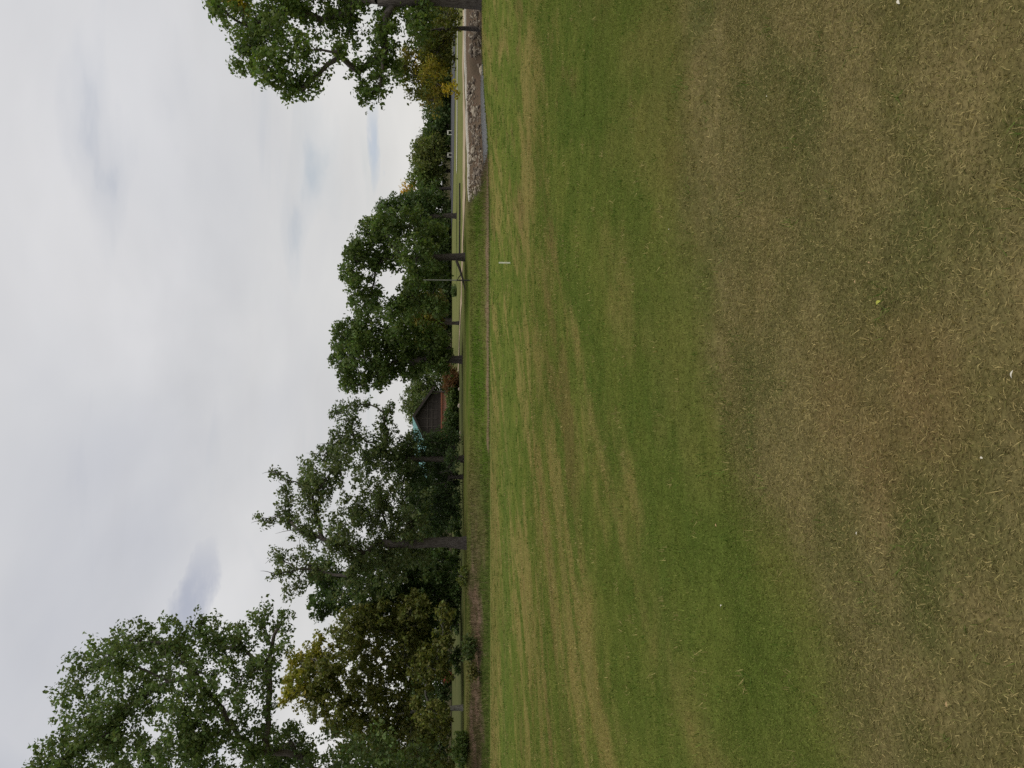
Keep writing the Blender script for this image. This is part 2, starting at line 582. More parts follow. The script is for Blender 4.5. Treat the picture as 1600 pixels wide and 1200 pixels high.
# kerb on top of the stone bank
kp = [(x, 49.9 + float(bank_off(np.array(x)))) for x in np.arange(11.2, 40, .6)]
km = MB()
for (xa, ya), (xb, yb) in zip(kp[:-1], kp[1:]):
    za, zb = z1(xa, ya), z1(xb, yb)
    km.prism([(xa, ya, za - .1), (xb, yb, zb - .1), (xb, yb, zb + .12), (xa, ya, za + .12)], (0, .55, 0))
kerb = km.build('kerb', KERB)
tag(kerb, 'pale concrete kerb along the top of the stone bank', 'kerb', kind='structure')

# ------------------------------------------------------------------ trees
GREEN = (.062, .098, .034)
DEEP = (.044, .074, .030)
SOFT = (.084, .120, .040)
OLIVE = (.140, .136, .036)
GOLD = (.290, .250, .034)


def leaves(centers, radii, counts, size, tints, rng, flat=.9, up=.55):
    """scatter rhombic leaves round cluster centres -> V, F, colours"""
    n = int(counts.sum())
    ci = np.repeat(np.arange(len(centers)), counts)
    d = rng.normal(size=(n, 3))
    d /= np.linalg.norm(d, axis=1)[:, None]
    rr = rng.rand(n) ** .5
    pos = centers[ci] + d * (rr * radii[ci])[:, None] * np.array((1, 1, flat))
    nrm = rng.normal(size=(n, 3)) + np.array((0, 0, up)) + d * .5
    nrm /= np.linalg.norm(nrm, axis=1)[:, None]
    ax = rng.normal(size=(n, 3)) + np.array((0, 0, -.3))
    ax -= nrm * (ax * nrm).sum(1)[:, None]
    ax /= np.linalg.norm(ax, axis=1)[:, None] + 1e-9
    bx = np.cross(nrm, ax)
    L = (size * (.6 + .8 * rng.rand(n)))[:, None]
    W = L * (.26 + .12 * rng.rand(n))[:, None]
    V = np.stack([pos - ax * L * .5, pos + bx * W + nrm * W * .25, pos + ax * L * .5, pos - bx * W + nrm * W * .25], 1)
    F_ = np.arange(4 * n).reshape(n, 4)
    c = tints[ci] * (.78 + .66 * rng.rand(n))[:, None]
    c[:, 0] *= .85 + .35 * rng.rand(n)
    c *= np.array((1.52, 1.42, 1.05))
    col = np.repeat(np.clip(c, .004, .8), 4, axis=0)
    return V.reshape(-1, 3), F_, col


def bez(a, m_, b_, n):
    return [a * (1 - t) ** 2 + m_ * 2 * t * (1 - t) + b_ * t * t for t in np.linspace(0, 1, n)]


def tree(name, label, cat, base_uv, y, lobes, tint, trunk_r, fork_v, leaf=.235, dens=1.0, depth=.75, seed=1, bark=None, group=None,
         lean=0.0, ragged=.0, cl_r=.42, per=26, bare=0, twig=True):
    """lobes: (u, v, r [, tint]) in upright-photo pixels at distance y; they carry real depth of their own"""
    rng = RS(seed)
    s = y / F_PX
    bx = (base_uv[0] - 600) * s
    by = y
    bz = z1(bx, by)
    root = empty(name, (bx, by, bz))
    tag(root, label, cat, group)
    O = np.array((bx, by, bz))
    us = np.array([l[0] for l in lobes], float)
    span = max(us.max() - us.min(), 40) * s * .5
    fork = np.array(P(base_uv[0] + lean, fork_v, y)) - O
    H = max(fork[2], .6)
    tm = MB()
    tp = [Vector((0, 0, -.35)), Vector((0, 0, .0)), Vector((0, 0, H * .06 + .05))]
    tr_ = [trunk_r * 1.4, trunk_r * 1.25, trunk_r * 1.06]
    wob = rng.normal(size=(8, 2)) * trunk_r * .12
    for i, f in enumerate((.25, .45, .65, .85, 1.0)):
        tp.append(Vector((fork[0] * f ** 1.4 + wob[i, 0] * (f < 1), wob[i, 1], H * f)))
        tr_.append(trunk_r * (1.0 - .32 * f))
    tm.tube(tp, tr_, 10)
    cen, rad, cnt, tnt = [], [], [], []
    cu = (us.min() + us.max()) * .5
    LC = []
    for li, l in enumerate(lobes):
        r = l[2] * s
        c = np.array(P(l[0], l[1], y)) - O
        edge = min(1, abs(l[0] - cu) * s / span)
        c[1] += (rng.rand() * 2 - 1) * span * depth * math.sqrt(max(.1, 1 - .75 * edge * edge))
        k = (by + c[1]) / by                                  # keep the silhouette the photo shows
        c[0] = (bx + c[0]) * k - bx
        c[2] = (bz + c[2] - CAM_H) * k + CAM_H - bz
        LC.append((c, r, np.array(l[3] if len(l) > 3 else tint)))
    # limbs grow outward lobe by lobe, each from the nearest wood already there
    top = np.array(tp[-1])
    order = sorted(range(len(LC)), key=lambda i: np.linalg.norm(LC[i][0] - top))
    nodes = [(np.array(tp[i]), -1, 0.0) for i in (-3, -2, -1)]
    br_ = []
    for i in order:
        c, r, lt = LC[i]
        best = min(range(len(nodes)), key=lambda j: np.linalg.norm(c - nodes[j][0]) + .32 * nodes[j][2] + .8 * max(0, nodes[j][0][2] - c[2]))
        p0, par, d0 = nodes[best]
        ln = np.linalg.norm(c - p0)
        m_ = p0 + (c - p0) * .5 + rng.normal(size=3) * ln * .08 + np.array((0, 0, ln * .14))
        path = bez(Vector(p0), Vector(m_), Vector(c), 7)
        w_ = rng.normal(size=(7, 3)) * ln * .018
        path = [p_ + Vector(w_[q]) * (0 < q < 6) for q, p_ in enumerate(path)]
        bi = len(br_)
        br_.append([path, par, 1.0, ln])
        for q in (2, 4, 6):
            nodes.append((np.array(path[q]), bi, d0 + ln * q / 6))
    for bi in range(len(br_) - 1, -1, -1):
        if br_[bi][1] >= 0:
            br_[br_[bi][1]][2] += br_[bi][2]
    for bi, (path, par, load, ln) in enumerate(br_):
        r0 = min(trunk_r * .48, trunk_r * .125 * load ** .55 + .018)
        r1 = min(r0 * .6, trunk_r * .125 * max(load - 1, .05) ** .55 * .8 + .010)
        tm.tube(path, [r0 + (r1 - r0) * q / 6 for q in range(7)], 6, cap=False)
        c, r, lt = LC[order[bi]]
        # leaf clusters in the lobe
        n = max(6, int(dens * 22 * (r / .9) ** 2.1 * (.42 / cl_r) ** 1.6))
        dd = rng.normal(size=(n, 3))
        dd /= np.linalg.norm(dd, axis=1)[:, None]
        q = c + dd * (r * (.25 + .75 * rng.rand(n) ** .6))[:, None] * np.array((1.0, 1.0, .88))
        if ragged:                                            # sprays strung along the limb
            along = rng.rand(n) < ragged
            pp_ = np.array([tuple(w) for w in path])
            tq = 2.4 + rng.rand(n) * 3.6
            i0 = np.minimum(tq.astype(int), 5)
            pc = pp_[i0] + (pp_[i0 + 1] - pp_[i0]) * (tq - i0)[:, None]
            q2 = pc + dd * (r * .62 * rng.rand(n) ** .7)[:, None]
            q = np.where(along[:, None], q2, q)
        q[:, 2] = np.maximum(q[:, 2], .25)
        cen.append(q)
        rad.append(cl_r * (.6 + .7 * rng.rand(n)))
        cnt.append(np.maximum(6, (per * (.6 + .8 * rng.rand(n)))).astype(int))
        tnt.append(lt * (.78 + .44 * rng.rand(n))[:, None])
        if twig:
            for j in range(min(n, 10)):
                e2 = Vector(q[j])
                a2 = Vector(path[3 + int(rng.randint(0, 4))])
                m2 = a2.lerp(e2, .5) + Vector(rng.normal(size=3) * r * .14)
                tm.tube(bez(a2, m2, e2, 4), [.022, .016, .011, .005], 4, cap=False)
    for j in range(bare):                                     # dead twigs poking from the crown
        l = lobes[j % len(lobes)]
        c = Vector(LC[j % len(LC)][0])
        d = Vector((rng.normal() * .5, rng.normal() * .3, 1.0)).normalized()
        e2 = c + d * l[2] * s * 1.15
        tm.tube(bez(c, c.lerp(e2, .5) + Vector((.15, 0, 0)), e2, 5), [.035, .028, .02, .013, .005], 5, cap=False)
    tk = tm.build('trunk', bark or BARK, root, smooth=True)
    V, F_, col = leaves(np.concatenate(cen), np.concatenate(rad), np.concatenate(cnt), leaf, np.concatenate(tnt), rng)
    mesh_np('crown', V, F_, LEAF, root, col)
    STAT[0] += len(F_)
    return root


STAT = [0]
Y_ = (.150, .155, .030)
tree('ash_tree', 'tall spreading ash tree reaching far above the other trees by the ditch', 'tree', (-35, 735), 47, [
    (-60, 65, 70), (15, 100, 58), (85, 128, 50), (138, 124, 46), (178, 165, 42), (200, 205, 36), (196, 262, 42), (222, 298, 30), (195, 335, 46), (206, 372, 36),
    (240, 408, 30), (228, 440, 26), (150, 235, 55), (100, 205, 58), (60, 175, 60), (0, 190, 78), (92, 285, 62), (148, 305, 50), (20, 290, 75), (62, 365, 62),
    (135, 375, 46), (172, 425, 36), (0, 425, 75), (-60, 300, 95), (-110, 170, 90), (-130, 400, 100), (40, 455, 48), (-25, 540, 85), (15, 590, 50),
    (-60, 640, 70), (10, 655, 40)], (.066, .100, .042), .42, 560, leaf=.205, dens=.66, seed=11, ragged=.45)
tree('boxelder_tree', 'boxelder with yellowing top and thin pale leaning trunk', 'tree', (95, 722), 62, [
    (122, 462, 30, Y_), (158, 470, 32, Y_), (182, 498, 30, Y_), (140, 500, 36), (105, 520, 48), (160, 560, 55), (212, 545, 38), (232, 585, 42), (190, 625, 48), (120, 615, 58),
    (60, 565, 58), (48, 640, 50), (160, 668, 34), (238, 640, 42), (92, 672, 32), (20, 600, 50), (60, 690, 22), (200, 690, 20), (5, 690, 26), (150, 698, 14), (240, 694, 18)], (.090, .106, .036), .20, 640, leaf=.26, dens=.8, seed=12, bark=BARK_PALE, lean=-8)
tree('elm_tree', 'dark low elm filling the gap between the boxelder and the oak', 'tree', (262, 716), 68, [
    (252, 502, 24), (272, 530, 36), (300, 505, 32), (285, 580, 52), (242, 612, 50), (205, 650, 46), (262, 668, 40), (312, 640, 50), (322, 682, 30), (290, 698, 18), (232, 696, 20), (265, 700, 14)],
     DEEP, .26, 640, leaf=.27, dens=.9, seed=13)
tree('oak_tree', 'big oak with thick grey trunk and open bare-tipped limbs', 'tree', (352, 728), 55, [
    (386, 414, 18), (398, 445, 26), (432, 450, 20), (462, 432, 18), (425, 488, 38), (372, 468, 32), (332, 432, 20), (302, 430, 20), (280, 462, 22), (318, 480, 36),
    (355, 524, 48), (300, 545, 46), (402, 545, 50), (442, 502, 40), (466, 482, 30), (474, 532, 40), (430, 592, 54), (372, 605, 54), (312, 605, 50), (335, 650, 42), (400, 645, 46)],
     (.068, .094, .046), .38, 590, leaf=.20, dens=.62, seed=14, bare=8, ragged=.6)
tree('hackberry_tree', 'ragged hackberry leaning out beside the pavilion roof', 'tree', (483, 720), 60, [
    (488, 506, 26), (505, 530, 28), (522, 552, 22), (545, 545, 20), (555, 526, 18), (566, 552, 16), (570, 572, 7), (556, 600, 20), (565, 612, 8), (530, 606, 24),
    (500, 598, 34), (478, 570, 38), (468, 620, 40), (503, 638, 24)], (.062, .090, .044), .24, 610, leaf=.20, dens=.72, seed=15, bare=3, ragged=.45)
tree('cedar_bush', 'dense dark cedar bush reaching the ground beside the oak', 'bush', (455, 718), 61, [
    (440, 650, 38), (492, 652, 36), (508, 676, 18), (460, 688, 36), (508, 692, 30), (402, 688, 30), (425, 700, 22), (480, 706, 16), (385, 668, 26), (400, 708, 12), (445, 710, 10), (515, 708, 12)],
     (.036, .062, .030), .18, 700, leaf=.17, dens=1.35, seed=16)
tree('maple_tree', 'round-headed green maple beside the pavilion gable', 'tree', (638, 722), 64, [
    (640, 538, 24), (614, 545, 24), (600, 548, 16), (600, 572, 14), (618, 590, 26), (650, 562, 38), (666, 536, 24), (684, 545, 24), (692, 578, 32), (640, 612, 46),
    (630, 645, 26), (682, 632, 42), (660, 676, 34), (630, 682, 24), (640, 690, 22)], GREEN, .30, 640, leaf=.25, dens=.95, seed=17)
tree('small_maple_tree', 'small olive-tinged tree with curved dark trunk between the two big maples', 'tree', (695, 718), 73, [
    (698, 652, 24, OLIVE), (720, 648, 24, OLIVE), (740, 642, 18, SOFT), (690, 678, 24, (.075, .08, .026)), (724, 678, 24, (.08, .078, .026)), (706, 664, 26, OLIVE), (676, 660, 18)],
     OLIVE, .17, 690, leaf=.26, dens=1.1, seed=18)
tree('green_ash_tree', 'full green ash with straight trunk behind the white stake', 'tree', (798, 726), 57, [
    (800, 552, 20), (772, 548, 22), (750, 552, 20), (722, 560, 16), (735, 584, 24), (782, 580, 28), (815, 562, 26), (838, 580, 26), (842, 604, 32), (802, 612, 32),
    (718, 612, 26), (738, 645, 30), (790, 650, 42), (850, 640, 32), (832, 676, 26), (768, 682, 26), (722, 680, 22)], GREEN, .26, 640, leaf=.235, dens=.95, seed=19)
tree('walnut_tree', 'dark walnut standing back beyond the dark strip by the green ash', 'tree', (862, 714), 88, [
    (845, 600, 22), (868, 606, 24), (884, 624, 22), (870, 648, 32), (892, 668, 26), (850, 676, 26)], DEEP, .28, 670, leaf=.28, dens=1.0, cl_r=.6, seed=20)
tree('cottonwood_tree', 'broad cottonwood with massive dark trunk at the end of the stone bank', 'tree', (1200, 750), 40, [
    (1200, 362, 44), (1160, 386, 42), (1115, 380, 36), (1095, 420, 36), (1070, 442, 28), (1060, 475, 24), (1076, 488, 20), (1140, 430, 46), (1190, 440, 46), (1120, 475, 30),
    (1170, 500, 36), (1200, 540, 46), (1150, 548, 30), (1120, 528, 20), (1088, 562, 22), (1062, 566, 20), (1046, 572, 15), (1066, 594, 26), (1092, 600, 32), (1132, 602, 38),
    (1180, 612, 42), (1160, 655, 36), (1212, 660, 46), (1235, 450, 60), (1262, 560, 66), (1260, 380, 60), (1310, 480, 70), (1195, 340, 24), (1280, 660, 50), (1195, 372, 20, GOLD)],
     (.066, .104, .032), .42, 590, leaf=.20, dens=1.0, seed=21, ragged=.3)
tree('mulberry_tree', 'lower mulberry with slim trunk and gold-yellow leaf patches above the stone bank', 'tree', (1155, 742), 46.5, [
    (1102, 640, 30, OLIVE), (1070, 650, 26), (1086, 676, 28, (.180, .170, .032)), (1052, 690, 20, (.160, .155, .032)), (1112, 682, 30), (1140, 662, 32), (1130, 694, 22), (1062, 706, 14, GOLD),
    (1042, 676, 16, OLIVE), (1100, 660, 22, GOLD), (1090, 630, 24, SOFT), (1150, 690, 24), (1175, 700, 26)], (.078, .092, .022), .14, 690, leaf=.17, dens=1.1, seed=22)

# far wood: every tree its own
far_pts = [(905, 640, 32, 'gold'), (932, 655, 34, ''), (955, 650, 30, 'pale'), (980, 664, 30, ''), (1004, 672, 26, 'dark'), (1030, 668, 28, 'dark'), (1056, 664, 28, ''), (1085, 668, 30, 'dark'), (1120, 664, 34, ''), (1165, 668, 34, 'dark')]
for i, (u, v, r, k) in enumerate(far_pts):
    tn = {'gold': SOFT, 'pale': (.085, .108, .040), 'dark': DEEP, '': (.056, .084, .030)}[k]
    lb = [(u, v + 6, r * .7), (u - r * .55, v + 14, r * .6), (u + r * .55, v + 13, r * .6), (u - r * .2, v + 26, r * .7), (u + r * .4, v + 28, r * .6), (u - r * .7, v + 32, r * .45), (u + r * .8, v + 32, r * .45)]
    if k == 'gold':
        lb[0] = (u, v, r * .5, (.30, .22, .05))
    lab = {'gold': 'far tree with golden-tinged top at the wood edge', 'pale': 'pale green rounded tree in the far wood', 'dark': 'dark tree in the far wood beyond the road',
           '': 'mid green tree in the far wood beyond the road'}[k]
    tree('wood_tree', lab, 'tree', (u, 704), 138 + (i * 7) % 13, lb, tn, .3, v + 34, leaf=.45, dens=1.0, cl_r=.9, per=17, seed=40 + i, group='far wood beyond the road', twig=False)
belt = [(-70, 630, 44), (0, 640, 42), (70, 640, 40), (140, 645, 40), (205, 640, 40), (270, 645, 40), (335, 640, 42), (400, 645, 40), (460, 645, 38), (515, 650, 30),
        (655, 640, 38), (700, 650, 34), (745, 655, 34), (785, 650, 34), (825, 655, 32), (865, 655, 30)]
for i, (u, v, r) in enumerate(belt):
    lb = [(u, v + 6, r * .7), (u - r * .6, v + 14, r * .6), (u + r * .6, v + 13, r * .6), (u - r * .2, v + 30, r * .7), (u + r * .45, v + 34, r * .6), (u - r * .75, v + 42, r * .42), (u + r * .8, v + 42, r * .42), (u, v + 50, r * .4), (u - r * .5, v + 54, r * .3), (u + r * .5, v + 53, r * .3)]
    tree('belt_tree', 'dark tree in the belt behind the bank trees', 'tree', (u, 706), 128 + (i * 5) % 11, lb, (.044, .070, .030), .3, v + 40, leaf=.45, dens=1.0, cl_r=.9, per=17,
         seed=70 + i, group='belt of dark trees behind the bank trees', twig=False)
tree('willow_tree', 'rounded grey-green tree rising behind the pavilion roof', 'tree', (582, 704), 122, [
    (560, 646, 22), (580, 650, 26), (602, 662, 24), (570, 668, 28), (540, 658, 20), (596, 684, 22), (520, 664, 20)], (.070, .098, .042), .3, 680, leaf=.36, dens=1.1, cl_r=.8, seed=90, twig=False)

# hedge bushes in front of the pavilion, ditch shrubs
for i, (u, vt, vb, y, r, lab, tn) in enumerate([
        (556, 700, 716, 78, 15, 'low dark hedge bush under the pavilion gable', DEEP), (582, 698, 716, 77, 14, 'round hedge bush by the pavilion corner', GREEN),
        (606, 692, 716, 76, 16, 'reddish-leaved bush at the pavilion corner', (.090, .050, .026)), (532, 694, 716, 76, 18, 'tall dark bush hiding the pavilion eave', DEEP),
        (186, 722, 742, 47.5, 14, 'leafy shrub rooted in the dry ditch', (.050, .074, .030)), (150, 730, 744, 47, 10, 'small straggly shrub on the ditch bank', (.085, .090, .035)),
        (300, 716, 732, 51.5, 11, 'small round bush at the foot of the oak', (.066, .086, .028)), (30, 706, 740, 52, 22, 'drooping green thicket below the tall ash', GREEN),
        (143, 694, 703, 95, 6, 'small red-leaved shrub in deep shade under the boxelder', (.13, .03, .03)), (745, 709, 716, 88, 6, 'small dark bush on the far green', DEEP)]):
    lb = [(u, vt + r * .6, r * .8), (u - r * .7, (vt + vb) / 2, r * .7), (u + r * .7, (vt + vb) / 2, r * .7), (u, vb - r * .4, r * .7), (u - r * .4, vb - r * .3, r * .55), (u + r * .5, vb - r * .3, r * .5)]
    tree('bush', lab, 'bush', (u, vb), y, lb, tn, .05, vb - r * .3, leaf=.15 if y < 60 else .2, dens=2.2, depth=.8, cl_r=.25 if y < 60 else .35, per=18, seed=120 + i, twig=False)

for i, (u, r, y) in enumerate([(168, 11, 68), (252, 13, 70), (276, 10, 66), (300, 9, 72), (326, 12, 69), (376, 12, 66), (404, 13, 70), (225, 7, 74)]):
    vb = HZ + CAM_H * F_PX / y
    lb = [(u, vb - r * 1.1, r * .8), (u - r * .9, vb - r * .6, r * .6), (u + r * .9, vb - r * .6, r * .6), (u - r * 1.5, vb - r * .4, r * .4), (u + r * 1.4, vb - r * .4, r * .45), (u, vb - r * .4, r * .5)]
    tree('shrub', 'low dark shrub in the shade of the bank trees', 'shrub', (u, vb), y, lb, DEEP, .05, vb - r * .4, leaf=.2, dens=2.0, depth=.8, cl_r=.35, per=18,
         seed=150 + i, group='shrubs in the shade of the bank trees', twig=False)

# ------------------------------------------------------------------ pavilion with teal roof behind the hedge
AP = P(546, 645.5, 100)
pv = empty('pavilion', (AP.x, AP.y, 0), math.radians(35))
tag(pv, 'dark timber pavilion with teal metal roof and red brick base behind bushes', 'pavilion')
HA = AP.z
WR, ZR = 3.95, HA - 2.25
WL, ZL = 3.5, HA - 1.45
LEN = 9.0
# local frame: gable in the xz-plane at y = 0, ridge runs back along +y
MB().prism([(-WL + .3, 0, 2.05), (WR - .3, 0, 2.05), (WR - .3, 0, ZR + .1), (0, 0, HA - .15), (-WL + .3, 0, ZL + .05)], (0, .12, 0)).build('gable_wall', DWOOD, pv)
sl = MB().prism([(.05, -.5, HA + .06), (-WL - .3, -.5, ZL - .06), (-WL - .3, -.5, ZL - .16), (.05, -.5, HA - .04)], (0, LEN, 0)).build('roof', TEAL, pv)
sl['label'] = 'teal metal roof slope'
sr = MB().prism([(.06, -.5, HA + .06), (.06, -.5, HA - .04), (WR + .35, -.5, ZR - .24), (WR + .35, -.5, ZR - .14)], (0, LEN, 0)).build('roof', TEAL, pv)
for k in range(12):
    q = -.3 + k * .75
    MB().prism([(0, q, HA + .10), (-WL - .3, q, ZL - .02), (-WL - .3, q, ZL - .07), (0, q, HA + .05)], (0, .05, 0)).build('roof_seam', TEAL, sl)
MB().prism([(.04, -.56, HA + .08), (.04, -.56, HA - .26), (WR + .38, -.56, ZR - .46), (WR + .38, -.56, ZR - .12)], (0, .05, 0)).build('barge_board', DWOOD, pv)
MB().prism([(.03, -.56, HA + .08), (.03, -.56, HA - .20), (-WL - .3, -.56, ZL - .26), (-WL - .3, -.56, ZL - .06)], (0, .05, 0)).build('barge_board', DWOOD, pv)
for xm in (-2.4, -1.2, .0, 1.2, 2.4):
    top = HA - .3 - (abs(xm) * 2.25 / WR if xm > 0 else abs(xm) * 1.45 / WL)
    MB().box(xm - .04, xm + .04, -.05, -.004, 2.15, top).build('mullion', FRAMEW, pv)
for zm in (2.75, 3.3):
    MB().box(-WL + .5, (HA - .4 - zm) * WR / 2.25 if zm > ZR else WR - .4, -.07, -.052, zm - .035, zm + .035).build('rail', FRAMEW, pv)
MB().box(-WL, WR, -.16, .1, 1.52, 1.70).build('beam', REDW, pv)
MB().box(-WL + .3, WR - .3, .02, .12, 1.70, 2.05).build('screen_panel', DWOOD, pv)
MB().box(-WL + .2, WR - .2, 0, .2, -.2, 1.52).build('brick_base', BRICK, pv)
MB().box(WR - .42, WR - .3, .125, LEN - .7, 1.6, ZR).build('side_wall', DWOOD, pv)
MB().box(-WL + .3, -WL + .42, .125, LEN - .7, 0, ZL).build('side_wall', DWOOD, pv)
for xp in (-WL + .15, WR - .15):
    MB().box(xp - .09, xp + .09, -.2, -.02, 0, min(ZL, ZR) + .0).build('post', FRAMEW, pv)

# ------------------------------------------------------------------ stones
import bmesh


def rock_mesh(name, seed, mat, sub=2):
    bm = bmesh.new()
    bmesh.ops.create_icosphere(bm, subdivisions=sub, radius=1)
    r = RS(seed)
    o = r.rand(3) * 20
    planes = [(Vector(r.normal(size=3)).normalized(), .62 + .25 * r.rand()) for _ in range(9)]
    for v in bm.verts:
        d = v.co.normalized()
        k = 1.0
        for n, h in planes:
            c = d.dot(n)
            if c > .01:
                k = min(k, h / c)
        k *= 1 + .08 * math.sin(d.x * 5 + o[0]) * math.sin(d.y * 6 + o[1])
        v.co = d * k
    me = bpy.data.meshes.new(name)
    bm.to_mesh(me)
    bm.free()
    me.materials.append(mat)
    return me


RM = [rock_mesh('bank_stone', 200 + i, (STONE, STONE_D, STONE, STONE_D, STONE_P)[i % 5], 1 if i > 4 else 2) for i in range(10)]
rng = RS(5)
placed = []
tries = 0
while len(placed) < 210 and tries < 6000:
    tries += 1
    x = 11.2 + rng.rand() * 15.5
    off = float(bank_off(np.array(x)))
    if x < 12.8:
        if rng.rand() < .3:
            continue
        y = 45.5 + off + 3.6 * rng.rand()
    elif x < 19:
        if rng.rand() < .45:
            continue
        y = 47.2 + off + 1.5 * rng.rand()
    else:
        y = 42.8 + rng.rand() ** 1.3 * 8
    r = .07 + .17 * rng.rand() ** 2
    if rng.rand() < .035:
        r = .26 + .10 * rng.rand()
    if any((x - a) ** 2 + (y - b_) ** 2 < (.72 * (r + c)) ** 2 for a, b_, c in placed):
        continue
    placed.append((x, y, r))
for i, (x, y, r) in enumerate(placed):
    pale = r > .255
    me = RM[int(rng.choice([4, 9]))] if (pale or rng.rand() < .07) else RM[int(rng.choice([0, 1, 2, 3, 5, 6, 7, 8]))]
    o = bpy.data.objects.new('stone', me)
    o.location = (x, y, z1(x, y) + r * .22)
    o.scale = (r * (1 + .5 * rng.rand()), r, r * (.62 + .25 * rng.rand()))
    o.rotation_euler = (rng.normal() * .2, rng.normal() * .2, rng.rand() * 6.28)
    link(o)
    tag(o, 'large pale boulder in the pond bank' if pale else 'rough stone in the rubble bank of the pond', 'stone', 'stones of the pond bank')
# finer rubble between the stones, past counting
bmr = bmesh.new()
rng = RS(8)
for i in range(1300):
    x = 11.0 + rng.rand() * 16
    if 12.6 < x < 18.5 and rng.rand() < .6:
        continue
    y = 46.9 + float(bank_off(np.array(x))) + 2.3 * rng.rand() if x < 19.5 else 43 + rng.rand() * 8
    r = .03 + .09 * rng.rand() ** 2
    M4 = Matrix.Translation((x, y, z1(x, y) + r * .2)) @ Matrix.Rotation(rng.rand() * 6.28, 4, Vector(rng.normal(size=3)).normalized()) @ Matrix.Diagonal((r * 1.4, r, r * .8, 1))
    g = bmesh.ops.create_icosphere(bmr, subdivisions=1, radius=1, matrix=M4)
    mi = int(rng.rand() * 3)
    for v_ in g['verts']:
        for f_ in v_.link_faces:
            f_.material_index = mi
mer = bpy.data.meshes.new('rubble')
bmr.to_mesh(mer)
bmr.free()
for m_ in (STONE, STONE_D, STONE_P):
    mer.materials.append(m_)
tag(link(bpy.data.objects.new('rubble', mer)), 'small grey rubble filling the pond bank between larger stones', 'rubble', kind='stuff')
for i, (u, v, y, r, lab) in enumerate([(592, 716, 72, .16, 'pale boulder in front of the reddish bush'), (566, 715, 72, .20, 'long pale boulder below the pavilion gable'),
                                       (524, 717, 70, .14, 'pale boulder beside the cedar bush'), (514, 718, 69, .18, 'cream boulder resting against the cedar bush')]):
    p = P(u, v, y)
    o = bpy.data.objects.new('boulder', RM[4 if i % 2 else 9])
    o.location = (p.x, y, z1(p.x, y) + r * .35)
    o.scale = (r * 1.3, r, r * .8)
    o.rotation_euler = (0, 0, i * 1.3)
    link(o)
    tag(o, lab, 'boulder', 'pale boulders by the pavilion')

# ------------------------------------------------------------------ stake, pole, dark strip, signs
p = P(790, 797, 28)
ys_ = 27.8
xs_ = (790 - 600) * ys_ / F_PX
st = empty('marker_stake', (xs_, ys_, z1(xs_, ys_)))
tag(st, 'short white marker stake standing in the fairway', 'stake')
MB().box(-.022, .022, -.022, .022, -.1, .37).build('shaft', WHITE, st)
MB().prism([(-.026, -.026, .3702), (.026, -.026, .3702), (.026, .026, .3702), (-.026, .026, .3702)], (0, 0, .012)).build('cap', WHITE, st)

pp = P(762, 727, 52.5)
pl = empty('utility_pole', (pp.x, 52.5, z1(pp.x, 52.5)))
tag(pl, 'slim pale metal pole standing beside the green ash', 'pole')
MB().tube([(0, 0, -.3), (0, 0, .9)], [.05, .046], 8).build('base_sleeve', DARKM, pl)
MB().tube([(0, 0, .905), (0, 0, 2.0), (0, 0, 2.95)], [.036, .034, .030], 8).build('shaft', GALV, pl)
MB().tube([(0, 0, 2.952), (0, 0, 3.0)], [.042, .034], 8).build('cap', GALV, pl)

rl = empty('dark_strip', (14, 71, 0))  # low dark boxes drawn for a thin dark line across the green
tag(rl, 'long low dark strip lying across the green beyond the ash', 'edging')
for k in range(2):
    xa, xb = -3.2 + k * 3.3, -3.2 + (k + 1) * 3.3 - .06
    ya, yb = .08 * xa + .05 * k, .08 * xb + .05 * k
    za, zb = z1(14 + xa, 71 + ya), z1(14 + xb, 71 + yb)
    MB().prism([(xa, ya, za - .05), (xb, yb, zb - .05), (xb, yb, zb + .13), (xa, ya, za + .13)], (0, .2, 0)).build('beam', DARKM, rl)

br = empty('fallen_limb', ((782 - 600) * 56 / F_PX, 56.3, z1(7.9, 56.3)))
tag(br, 'dark fallen limb lying beside the green ash trunk', 'branch')
MB().tube([(.5, .2, .62), (0, .1, .42), (-.7, 0, .22), (-1.5, -.1, .06)], [.10, .09, .07, .03], 7).build('limb', BARK, br, True)
MB().tube([(-.4, .05, .30), (-.7, .15, .52), (-.9, .2, .62)], [.04, .03, .01], 6).build('twig', BARK, br, True)

for i, (u, v, y, w, h) in enumerate([(993, 702, 127, .4, .2), (958, 701, 128, .3, .16)]):
    q = P(u, v, y)
    sg = empty('notice_board', (q.x, y, z1(q.x, y)))
    tag(sg, ('small white notice board on two legs by the far wood', 'low white notice board on two legs under a far pale tree')[i], 'sign')
    MB().box(-w / 2, w / 2, -.02, .02, .55, .55 + h).build('panel', WHITE, sg)
    for sx in (-.3, .3):
        MB().box(sx - .04, sx + .04, .022, .10, -.2, .55 + h).build('leg', WHITE, sg)

# ------------------------------------------------------------------ fallen leaves on the near grass
lfm = []
for nm, c0, c1 in (('yellow_leaf', (.36, .38, .05), (.46, .46, .08)), ('pale_leaf', (.60, .56, .46), (.70, .66, .55)), ('tan_leaf', (.36, .24, .11), (.46, .31, .15))):
    m_ = noisy(nm, c0, c1, 40, rough=.6, bumpd=.001)
    n = 7
    V, F_ = [], []
    for i in range(n):
        tt = i / (n - 1)
        w = .20 * math.sin(math.pi * tt) ** .8
        z = .10 * math.sin(tt * 3)
        V += [(tt - .5, -w, z + w * .5), (tt - .5, 0, z), (tt - .5, w, z + w * .5)]
    for i in range(n - 1):
        a = 3 * i
        F_ += [(a, a + 3, a + 4, a + 1), (a + 1, a + 4, a + 5, a + 2)]
    me = bpy.data.meshes.new(nm)
    me.from_pydata(V, [], F_)
    me.materials.append(m_)
    lfm.append(me)


